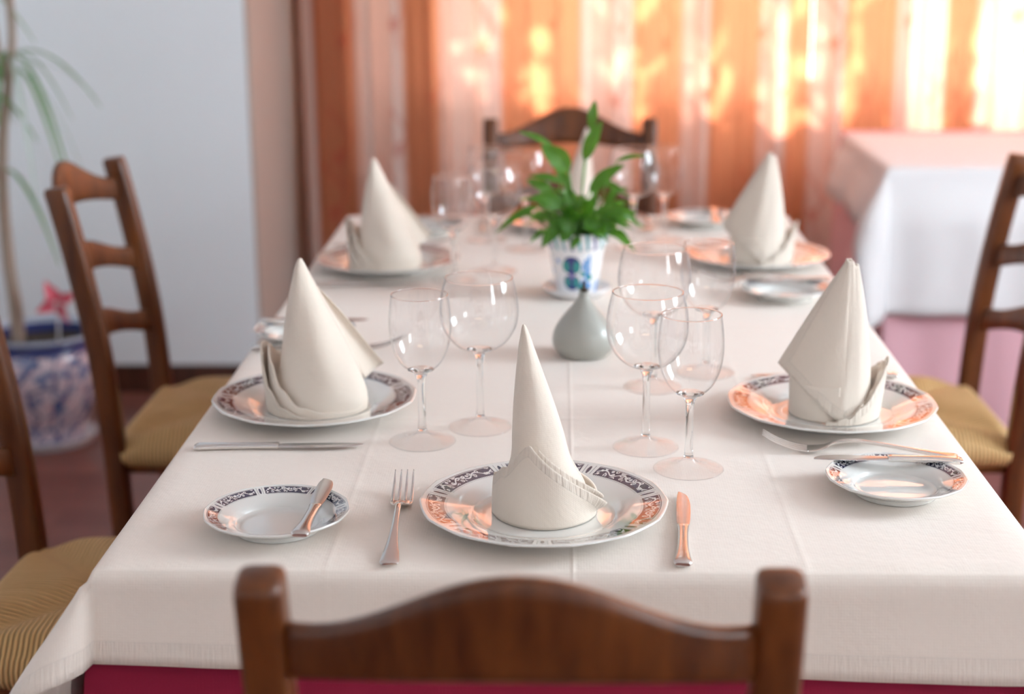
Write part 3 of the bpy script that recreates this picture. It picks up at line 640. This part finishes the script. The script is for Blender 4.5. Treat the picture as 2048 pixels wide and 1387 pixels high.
# ------------------------------------------------------------------ folded napkins
def cone_mesh(name, secs, t, seg=64, fold=0.0, zb=None, mat=None, seed=0, dim=1.0):
    secs = smooth_prof(secs, 7); vs = []; uv = []; nz = len(secs)
    for j, (z, cx, cy, rx, ry) in enumerate(secs):
        for k in range(seg):
            a = 2 * PI * k / seg
            zz = z
            if zb: zz = max(z, 0) + zb(a) * (1 - j / (nz - 1)) ** 1.0 if False else z
            wv = 1 + dim * ss(0, .02, z) * (.020 * math.sin(3 * a + seed + z * 18) + .012 * math.sin(5 * a - z * 30 + seed)) - (dim - 1) * .07 * math.exp(-((a - 4.9 + z * 4) / .35) ** 2 - ((z - .045) / .022) ** 2)
            vs.append((cx + max(rx, 2e-4) * wv * math.cos(a), cy + max(ry, 2e-4) * wv * math.sin(a), zz)); uv.append((a * .04, z - 9 + .5))
    fs = grid_faces(seg, nz, True); fs.append(tuple(range((nz - 1) * seg, nz * seg)))
    o = mesh(name, vs, fs, mat or M_napb, t); set_uv(o, uv); return o
def sheet(name, t, a0, a1, top, bot, rad, mat, n=72, nz=22, thick=.0016, uvs=True):
    """a wrapped flap: angle a0..a1 (deg), top(a), bot(a) heights, rad(a, z, s)->(x,y)"""
    vs = []; uv = []
    for j in range(nz + 1):
        s = j / nz
        for i in range(n + 1):
            a = a0 + (a1 - a0) * i / n; zt, zb_ = top(a), bot(a); z = zb_ + (zt - zb_) * s
            x, y = rad(a, z, s); vs.append((x, y, z)); uv.append((math.radians(a) * .055, z - zt))
    o = mesh(name, vs, grid_faces(n + 1, nz + 1), mat, t); set_uv(o, uv); solid(o, thick, 0); return o
def cs(a): return math.cos(math.radians(a)), math.sin(math.radians(a))
def napkin_front(label, loc, rz):
    t = empty('folded_napkin', loc, rz); tag(t, label, 'napkin', 'cone-folded cream napkins standing on dinner plates')
    cone_mesh('cone', [(.0, 0, 0, .050, .050), (.03, -.002, .002, .045, .045), (.06, -.0045, .004, .0325, .036), (.09, -.0075, .006, .0275, .030), (.12, -.0115, .008, .0220, .024), (.15, -.0155, .009, .0155, .018), (.178, -.0190, .010, .0092, .012), (.194, -.0205, .010, .0052, .008), (.203, -.0215, .010, .0026, .005), (.206, -.022, .010, .0008, .002)], t, seed=.6)
    def rad(off, lean):
        def f(a, z, s):
            c, sn = cs(a); r = .0545 + off - lean * (z / .085) ** 2 * .010 + .0015 * math.sin(math.radians(a * 3)) ; k = ss(300, 352, a) * ss(.2, 1, s)
            return (r * c * 1.0 + .012 * k, r * sn - .006 * k)
        return f
    top1 = lambda a: interp([(150, .036), (186, .044), (215, .060), (252, .0885)], a) if a <= 252 else .0885 + (.016 - .0885) * ((a - 252) / 98) ** .92
    sheet('cuff', t, 150, 350, top1, lambda a: 0.0006, rad(.0016, 1.0), M_nap, thick=.0030)
    top2 = lambda a: .0845 + (.020 - .0845) * ((a - 262) / 96) ** .95 if a > 262 else .0845
    sheet('inner_fold', t, 262, 358, top2, lambda a: 0.012, rad(-.0030, .9), M_nap, thick=.0026)
    sheet('back_cuff', t, -8, 152, lambda a: .020 + .016 * ss(-8, 90, a), lambda a: .0006, rad(.0016, 1.0), M_napb, thick=.0030)
    return t
def napkin_right(label, loc):
    """peak of the cuff to the right, long flap falling to the left"""
    t = empty('folded_napkin', loc); tag(t, label, 'napkin', 'cone-folded cream napkins standing on dinner plates')
    ap = Vector((.0195, 0, .196))
    # closed ring of the lower edge, hemmed where it shows; sharp corner at the far left point
    hemc = smooth_prof([(-.0690, .004, .0640), (-.0500, -.026, .0480), (-.0270, -.0505, .0270), (-.0020, -.0600, .0070), (.0080, -.0600, .0020)], 8)
    rest = smooth_prof([(.0080, -.0600, .0020), (.0280, -.0500, .0120), (.0440, -.0260, .0300), (.0480, .0050, .0450), (.0340, .0360, .0450), (.0050, .0460, .0450), (-.0300, .0380, .0520), (-.0690, .0040, .0640)], 7)
    ring = [Vector(p) for p in hemc] + [Vector(p) for p in rest[1:]]
    n_ = len(ring); nz = 34; vs = []; uv = []
    for j in range(nz + 1):
        q = 1 - j / nz
        for i, p in enumerate(ring):
            d = p - ap; tip = Vector((math.copysign(.0065, d.x) * min(1, abs(d.x) / .02), d.y / .06 * .0075, .006 * (d.x < 0) - .001)) * (1 - q)
            pt = ap + d * q + tip
            an = i / n_ * 2 * PI; pt.x += .0030 * math.sin(q * PI) * (1 if d.x > 0 else -.2); pt.y += (-.004 if d.y < 0 else .004) * math.sin(q * PI) + .0010 * math.sin(an * 5 + q * 6) * q * math.sin(q * PI)
            vs.append(pt); uv.append((i * .0035, -j / nz * .16))
    fs = grid_faces(n_, nz + 1); o = mesh('flap', vs, fs, M_nap2, t, sharp=60); set_uv(o, uv); solid(o, .0022, 0)
    def cr(off):
        return lambda a, z, s: ((.0555 + off + .0055 * ss(-30, 0, a) * s) * cs(a)[0] + .004 * s * ss(-40, 0, a), (.0575 + off) * cs(a)[1])
    for k, (off, dz, da) in enumerate(((.0062, 0, 0), (.0030, -.003, 14), (-.0005, -.006, 24))):
        tp = lambda a, dz=dz: interp([(-105, .004), (-80, .010), (-55, .026), (-35, .044), (-14, .064), (0, .074), (20, .060), (60, .030)], a) + dz * ss(-70, -30, a) + .0012 * math.sin(a * .35 + dz * 900)
        sheet('cuff', t, -105 + da, 70, tp, lambda a: .0006, cr(off), M_nap if k == 0 else M_napb, thick=.0022)
    sheet('base_band', t, 90, 272, lambda a: .048, lambda a: .0006, lambda a, z, s: (.0530 * cs(a)[0], .0540 * cs(a)[1]), M_napb)
    return t
def napkin_left(label, loc):
    """cuff peak to the left, broad smooth front and a thin flap at the back right"""
    t = empty('folded_napkin', loc); tag(t, label, 'napkin', 'cone-folded cream napkins standing on dinner plates')
    cone_mesh('cone', [(.0, .001, 0, .0600, .057), (.02, .003, 0, .0610, .057), (.045, .001, 0, .0545, .052), (.07, -.0025, 0, .0475, .045), (.10, -.008, 0, .0385, .037), (.13, -.013, 0, .0285, .028), (.155, -.017, 0, .0195, .020), (.178, -.0195, 0, .0110, .013), (.192, -.0205, 0, .0058, .008), (.199, -.0205, 0, .0022, .004)], t, seed=4, dim=1.9)
    def cr(off, kx=0): return lambda a, z, s: (-.003 + (.0660 + off) * cs(a)[0] - kx * s * ss(150, 180, a), (.0610 + off) * cs(a)[1])
    H1 = lambda a: interp([(110, .030), (150, .070), (172, .088), (186, .088), (200, .062), (218, .034), (238, .014), (262, .004), (280, .0026)], a)
    H2 = lambda a: interp([(120, .030), (150, .066), (176, .084), (190, .086), (206, .066), (228, .036), (252, .016), (285, .0075), (320, .0065), (350, .016)], a)
    sheet('cuff', t, 110, 280, H1, lambda a: .0006, cr(.0025, .004), M_nap, thick=.0028)
    sheet('inner_cuff', t, 120, 350, H2, lambda a: .0006, cr(-.0015, -.002), M_napb, thick=.0028)
    vs = []; uv = []; n1, n2 = 18, 14
    for j in range(n1 + 1):
        s = j / n1
        for i in range(n2 + 1):
            q = i / n2; a = Vector((-.004 + .086 * s + .002 * math.sin(s * 5), .030 + .010 * s, .155 - .106 * s)); b = Vector((-.014 + .070 * s, .020, .155 - .122 * s)); p = a.lerp(b, q); p.y += .008 * math.sin(q * PI)
            vs.append(p); uv.append((s * .1, -q * .05))
    o = mesh('back_flap', vs, grid_faces(n2 + 1, n1 + 1), M_nap, t); set_uv(o, uv); solid(o, .0016, 0)
    return t
zn = ZT + 0.0047
napkin_front('cone-folded napkin standing on the near dinner plate, closest to the camera', (-0.018, 1.632, zn), 0)
napkin_front('cone-folded napkin at the far end, mostly hidden behind the plant', (0.030, 3.300, zn), PI)
napkin_left('cone-folded napkin on the near left plate, beyond the lone knife', (-0.317, 2.015, zn))
napkin_left('blurred cone-folded napkin on the far left plate', (-0.322, 2.905, zn))
napkin_right('cone-folded napkin with a hemmed flap on the near right plate', (0.349, 1.997, zn))
napkin_right('blurred cone-folded napkin on the far right plate, before the side table', (0.368, 2.952, zn))

# ------------------------------------------------------------------ vase and potted plant
def mat_ceramic(name, col, rough):
    m = NT(name); o = m.obj(); m.set(**{'Base Color': m.mix(m.noise(40, 4, o), C4(*col), C4(*[c * .9 for c in col])), 'Roughness': rough}); m.bump(m.noise(90, 3, o), .1, .001); return m.m
M_grey = mat_ceramic('grey_green_ceramic', (0.42, 0.42, 0.38), 0.28)
vs_ = empty('bud_vase', (0.033, 2.293, ZT)); tag(vs_, 'small grey onion-shaped bud vase in the middle of the table', 'vase')
v, f = lathe(smooth_prof([(1e-6, .0), (.030, .0), (.036, .002), (.0445, .014), (.0465, .026), (.0425, .042), (.0320, .058), (.0185, .074), (.0098, .086), (.0078, .092), (.0074, .0955), (.0060, .0962), (.0045, .0930), (1e-6, .090)], 5), 56); v = [(x, y, max(z, 0)) for x, y, z in v]; mesh('body', v, f, M_grey, vs_)
M_dark = simple('dark_dried_stem', (0.06, 0.035, 0.02), 0.7)
v, f = lathe([(1e-6, .090), (.0042, .0905), (.0042, .0975), (.0080, .0990), (.0030, .1015), (.0016, .112), (1e-6, .1125)], 16); mesh('dried_bud', v, f, M_dark, vs_)

def mat_potpaint():
    m = NT('painted_pot'); X = m.xyz(m.obj()); a = m.math('ARCTAN2', X[1], X[0]); z = X[2]
    st = m.math('MULTIPLY', m.math('GREATER_THAN', z, .086), m.math('GREATER_THAN', m.math('SINE', m.math('ADD', m.math('MULTIPLY', a, 24.0), m.math('MULTIPLY', z, 60.0))), .35))
    stc = m.mix(m.math('GREATER_THAN', m.math('SINE', m.math('MULTIPLY', a, 8.0)), 0.1), C4(.10, .08, .32), C4(.05, .38, .42))
    def blob(a0, z0, ra, rz):
        return m.math('LESS_THAN', m.math('ADD', m.math('POWER', m.math('DIVIDE', m.math('SUBTRACT', a, a0), ra), 2.0), m.math('POWER', m.math('DIVIDE', m.math('SUBTRACT', z, z0), rz), 2.0)), 1.0)
    col = C4(.85, .85, .88); front = -PI / 2
    cur = m.mix(m.math('MULTIPLY', st, .85), col, stc)
    def add(cur, mask, c): return m.mix(mask, cur, c)
    navy = C4(.03, .05, .22); teal = C4(.03, .28, .28); blue = C4(.08, .28, .62); viol = C4(.22, .20, .45)
    for (a0, z0, ra, rz_, c) in [(-1.78, .060, .36, .016, navy), (-2.02, .058, .15, .010, teal), (-1.58, .057, .15, .011, teal), (-1.80, .030, .36, .014, navy), (-2.0, .030, .13, .009, teal), (-1.60, .030, .13, .009, teal), (-1.79, .041, .16, .004, viol),
                                 (-1.22, .063, .10, .008, blue), (-1.10, .072, .06, .006, blue), (-1.32, .056, .07, .005, blue), (-1.15, .045, .10, .012, blue), (-1.35, .045, .10, .005, teal), (-1.0, .038, .12, .006, teal), (-1.25, .028, .16, .008, blue), (-1.42, .022, .10, .006, teal), (-1.0, .022, .12, .007, blue), (-1.05, .056, .04, .014, blue)]:
        cur = add(cur, blob(a0, z0, ra, rz_), c)
    wrapn = m.noise(28, 2, m.obj()); mask = m.math('MULTIPLY', m.math('GREATER_THAN', wrapn, .60), m.math('MULTIPLY', m.math('GREATER_THAN', m.math('ABSOLUTE', m.math('ADD', a, 1.45)), .85), m.math('LESS_THAN', z, .078)))
    cur = add(cur, mask, blue)
    m.set(**{'Base Color': cur, 'Roughness': .15, 'Coat Weight': .4}); return m.m
M_pot = mat_potpaint(); M_soil = mat_ceramic('potting_soil', (.03, .02, .012), .95); M_whitec = simple('white_glaze', (.82, .82, .84), .15)
pp = empty('potted_peace_lily', (0.026, 2.684, ZT)); tag(pp, 'leafy green plant in a white and blue painted pot, centre of the table', 'potted plant')
def wavy(a, r, z): return 1 + (.022 * math.cos(a * 16) * ss(.085, .112, z))
v, f = lathe(smooth_prof([(1e-6, .008), (.032, .008), (.0345, .010), (.040, .040), (.046, .075), (.049, .086), (.053, .092), (.0555, .112), (.054, .1135), (.0515, .110), (.048, .092), (1e-6, .092)], 4), 96, wavy); mesh('pot', v, f, M_pot, pp)
v, f = lathe(smooth_prof([(1e-6, 0), (.036, 0), (.045, .003), (.055, .010), (.0585, .016), (.0575, .017), (.050, .011), (.036, .0065), (1e-6, .0065)], 4), 64); v = [(x, y, max(z, 0)) for x, y, z in v]; mesh('saucer', v, f, M_whitec, pp)
v, f = lathe([(1e-6, .100), (.045, .099), (.0488, .094)], 32); mesh('soil', v, f, M_soil, pp)
def mat_leaf(name, c1, c2):
    m = NT(name); n1 = m.noise(22, 3, m.obj()); col = m.mix(n1, C4(*c1), C4(*c2)); m.set(**{'Base Color': col, 'Roughness': .32, 'Specular IOR Level': .5})
    tr = m.n('ShaderNodeBsdfTranslucent'); m.l(m.mix(n1, C4(.14, .42, .03), C4(.22, .55, .05)), tr.inputs[0]); mx = m.n('ShaderNodeMixShader'); mx.inputs[0].default_value = .35
    m.l(m.p.outputs[0], mx.inputs[1]); m.l(tr.outputs[0], mx.inputs[2]); m.l(mx.outputs[0], m.out.inputs[0]); return m.m
M_leaf = mat_leaf('lily_leaf', (.018, .095, .008), (.10, .28, .025)); M_stem = simple('green_stem', (.16, .36, .07), .5)
def leaf_vf(b0, b1, wd, droop=.15, n=10, face=Vector((0, -1, .35))):
    """blade from b0 to b1, half width wd, surface turned towards face"""
    b0, b1 = Vector(b0), Vector(b1); d = b1 - b0; L = d.length; t = d.normalized(); s = t.cross(face); s.normalize(); nn = s.cross(t).normalized(); vs = []
    for i in range(n + 1):
        q = i / n; p = b0 + d * q + Vector((0, 0, 1)) * (droop * L * 4 * q * (1 - q) * .5) - Vector((0, 0, 1)) * droop * L * q * q * .3
        w_ = wd * (math.sin(PI * min(1, q ** .75)) ** .85) * (1 - .12 * q) + (0.0003)
        for k in (-1, -.5, 0, .5, 1): vs.append(p + s * (w_ * k) + nn * (abs(k) * w_ * .30) + nn * .002 * math.sin(q * 9 + k * 3) * abs(k))
    return vs, grid_faces(5, n + 1)
def px(a, b, dy=0.0): return ((a - 1153) * .000845 , dy, .1125 + (497 - b) * .000873 + dy * .26)
LV = [((1166, 352), (1202, 272), .0135, -.02), ((1180, 300), (1188, 243), .010, -.005), ((1138, 368), (1082, 312), .021, -.03), ((1110, 330), (1036, 288), .006, -.02), ((1128, 385), (1056, 366), .007, -.04), ((1122, 425), (1066, 400), .017, -.05),
      ((1078, 425), (990, 476), .0075, -.045), ((1105, 440), (1050, 405), .012, .03), ((1176, 405), (1246, 348), .0125, -.03), ((1230, 352), (1292, 341), .0045, -.02), ((1198, 405), (1258, 428), .0065, .01), ((1188, 445), (1272, 440), .0125, -.03), ((1236, 440), (1277, 484), .0085, -.02),
      ((1195, 455), (1238, 486), .015, -.05), ((1118, 462), (1082, 500), .0135, -.05), ((1150, 440), (1132, 392), .012, -.045), ((1158, 478), (1140, 505), .008, -.06), ((1170, 470), (1182, 430), .011, -.05), ((1150, 470), (1112, 440), .013, -.06), ((1190, 478), (1215, 440), .013, -.045),
      ((1130, 478), (1096, 452), .013, -.04), ((1140, 420), (1108, 380), .010, .01), ((1180, 430), (1222, 395), .011, .02), ((1165, 450), (1205, 470), .013, -.06), ((1120, 485), (1150, 455), .013, -.06)]
parts = []; stems = []
for (a, b, wd, dy) in LV:
    p0, p1 = Vector(px(*a, dy)), Vector(px(*b, dy + rnd.uniform(-.015, .015))); parts.append(leaf_vf(p0, p1, wd * .86, droop=.12))
    base = Vector((p0.x * .25 + rnd.uniform(-.012, .012), p0.y * .4, .098)); mid = base.lerp(p0, .6) + Vector((0, 0, .012)); stems.append(sweep([base, mid, p0 + (p1 - p0) * .04], lambda i, q: (.0013, .0013), 6))
for k in range(62):
    an = rnd.uniform(0, 2 * PI); el = rnd.uniform(.05, 1.15); L = rnd.uniform(.045, .085); s0 = rnd.uniform(.02, .055)
    d = Vector((math.cos(an) * math.cos(el), math.sin(an) * math.cos(el), math.sin(el))); base = Vector((rnd.uniform(-.02, .02), rnd.uniform(-.02, .02), .098)); p0 = base + d * s0 + Vector((0, 0, .008)); p1 = p0 + d * L + Vector((0, 0, -.02 * math.cos(el)))
    parts.append(leaf_vf(p0, p1, rnd.uniform(.0065, .012), droop=.3, face=Vector((d.x * -.3, d.y * -.3 - .4, 1)))); stems.append(sweep([base, p0], lambda i, q: (.0011, .0011), 6))
for (v, f) in parts: mesh('leaf', v, f, M_leaf, pp)
v, f = merge(stems); o = mesh('stems', v, f, M_stem, pp); o['kind'] = 'stuff'

# ------------------------------------------------------------------ big planter with a dracaena, and a pink pinwheel
def mat_planter():
    m = NT('painted_planter'); X = m.xyz(m.obj()); z = X[2]; a = m.math('ARCTAN2', X[1], X[0]); co = m.comb(m.math('MULTIPLY', a, 1.0), m.math('MULTIPLY', z, 7.0), 0.0)
    wob = m.noise(1.6, 3, co); w1 = m.math('SINE', m.math('ADD', m.math('MULTIPLY', a, 7.0), m.math('ADD', m.math('MULTIPLY', z, -26.0), m.math('MULTIPLY', wob, 9.0))))
    br = m.math('LESS_THAN', m.math('ABSOLUTE', w1), .28); lf = m.math('GREATER_THAN', m.noise(4.2, 2, co), .54)
    cur = m.mix(lf, C4(.72, .62, .68), C4(.22, .27, .45)); cur = m.mix(br, cur, C4(.05, .09, .26)); cur = m.mix(m.math('GREATER_THAN', m.noise(7, 2, co), .64), cur, C4(.70, .42, .50))
    cur = m.mix(m.math('MULTIPLY', m.math('GREATER_THAN', z, .268), m.math('LESS_THAN', z, .300)), cur, C4(.04, .06, .22)); cur = m.mix(m.math('GREATER_THAN', z, .300), cur, C4(.45, .52, .66)); pass
    m.set(**{'Base Color': cur, 'Roughness': .2, 'Coat Weight': .4}); return m.m
pl = empty('ceramic_planter', (-1.405, 4.155, 0)); tag(pl, 'large white planter painted with blue branches, on the floor by the wall', 'planter')
v, f = lathe(smooth_prof([(1e-6, .016), (.088, .016), (.094, .020), (.105, .06), (.135, .13), (.154, .20), (.152, .25), (.140, .282), (.146, .296), (.156, .305), (.156, .311), (.148, .312), (.138, .300), (.134, .27), (1e-6, .265)], 4), 72); mesh('pot', v, f, mat_planter(), pl)
v, f = lathe(smooth_prof([(1e-6, 0), (.105, 0), (.112, .004), (.124, .018), (.122, .022), (.112, .017), (.10, .014), (1e-6, .014)], 4), 64); v = [(x, y, max(z, 0)) for x, y, z in v]; mesh('saucer', v, f, mat_ceramic('white_glaze_speckled', (.70, .68, .72), .25), pl)
v, f = lathe([(1e-6, .281), (.10, .280), (.136, .275)], 32); mesh('soil', v, f, M_soil, pl)
dr = empty('dracaena', (-1.465, 4.135, .2815)); tag(dr, 'slender green dracaena growing in the large blue and white planter', 'plant')
M_bark = mat_ceramic('pale_bark', (.42, .33, .26), .85); M_dl = mat_leaf('dracaena_leaf', (.10, .22, .10), (.22, .36, .2))
M_dk = simple('pale_leaf', (.55, .66, .60), .5)
br = []
br.append(sweep(smooth_prof([(0, 0, 0), (.0, 0, .10), (-.008, 0, .22), (-.008, 0, .40), (.005, 0, .55), (.03, 0, .68), (.045, 0, .76)], 4), lambda i, q: (.019 - .008 * q, .019 - .008 * q), 12))
for pth in ([(-.006, 0, .44), (-.05, .01, .50), (-.06, .01, .64), (-.10, 0, .95)], [(.04, 0, .74), (.055, 0, .84), (.05, 0, 1.1), (.06, 0, 1.25)], [(.035, 0, .72), (.005, 0, .84), (-.005, 0, 1.25)], [(.03, 0, .70), (-.02, 0, .78), (-.045, 0, .95), (-.06, 0, 1.2)]):
    br.append(sweep(smooth_prof(pth, 4), lambda i, q: (.010, .010), 10))
v, f = merge(br); mesh('trunk', v, f, M_bark, dr)
def strap(p0, an, L, el, drop, wd):
    vs = []; n = 12
    for i in range(n + 1):
        q = i / n; r = L * q * math.cos(el * (1 - .3 * q)); z = L * math.sin(el) * q - drop * q * q; c, s = math.cos(an), math.sin(an); w_ = wd * math.sin(PI * (q * .93 + .05)) ** .5 + .0004
        p = Vector(p0) + Vector((c * r, s * r * .8, z)); sd = Vector((-s, c, .2)); sd.normalize(); vs += [p - sd * w_, p + Vector((0, 0, -.002)), p + sd * w_]
    return vs, grid_faces(3, n + 1)
for k in range(30):
    top = [(.04, 0, .76), (-.012, 0, .47), (.045, 0, .72), (-.06, 0, .64)][k % 4]; an = rnd.uniform(0, 2 * PI)
    v, f = strap(top, an, rnd.uniform(.14, .26), rnd.uniform(.1, .9), rnd.uniform(.20, .42), .006); mesh('leaf', v, f, M_dl if k % 3 else M_dk, dr)
for k in range(22):
    top = [(.06, 0, 1.22), (-.005, 0, 1.22), (-.10, 0, .95)][k % 3]; v, f = strap(top, rnd.uniform(0, 6.28), rnd.uniform(.2, .32), rnd.uniform(.3, 1.2), rnd.uniform(.1, .4), .007); mesh('leaf', v, f, M_dl, dr)
pw = empty('pinwheel', (-1.345, 4.10, .279)); tag(pw, 'pink toy pinwheel on a white stick, stuck in the planter', 'pinwheel')
M_pk = simple('pink_foil', (.78, .14, .20), .35); M_ws = simple('white_stick', (.75, .75, .76), .4)
v, f = sweep([(0, 0, 0), (.005, -.004, .06), (.012, -.008, .125)], lambda i, q: (.0035, .0035), 8); mesh('stick', v, f, M_ws, pw)
for k in range(4):
    a = k * PI / 2 + .35; L = .066; c, s = math.cos(a), math.sin(a)
    def P(u, w_, d): return (.012 + c * u - s * w_, -.014 - d, .128 + s * u + c * w_)
    vs = [P(0, 0, 0), P(.35 * L, -.26 * L, .006), P(L, .10 * L, .008), P(.62 * L, .22 * L, .020), P(.25 * L, .30 * L, .022), P(.05 * L, .1 * L, .014)]
    o = mesh('vane', vs, [(0, 1, 2, 3), (0, 3, 4, 5)], M_pk, pw, False); solid(o, .001, 0)
v, f = lathe([(1e-6, -.003), (.005, -.003), (.005, .003), (1e-6, .003)], 16); v = [(x + .012, z - .012 - .022, y + .128) for x, y, z in v]; mesh('hub', v, f, M_ws, pw)

# ------------------------------------------------------------------ side table in the window alcove
SX0, SX1, SY0, SY1 = 0.845, 1.90, 4.14, 4.92
table(SX0 + .01, SX1 - .01, SY0 + .01, SY1 - .01, .744, 'side table under rose and white cloths in front of the sunlit curtain')
o = skirt('undercloth', SX0 + .004, SX1 - .004, SY0 + .004, SY1 - .004, .04, .7455, M_pink, amp=.006, per=.16, seed=1, cf=.0); tag(o, 'rose undercloth reaching the floor beneath the white cloth of the side table', 'tablecloth')
M_white2 = mat_cloth('white_side_linen', (0.84, 0.84, 0.85), hem=0.02, uvb=(SX0 - .16, 9, SY0 - .38, 9), weave=1100)
o = drape('tablecloth', SX0, SX1, SY0, SY1 - .12, .7505, .17, .17, .38, .001, M_white2, k=.36, flare=.038, wav=.006, seed=3); tag(o, 'white tablecloth hanging deep over the side table by the curtain', 'tablecloth')
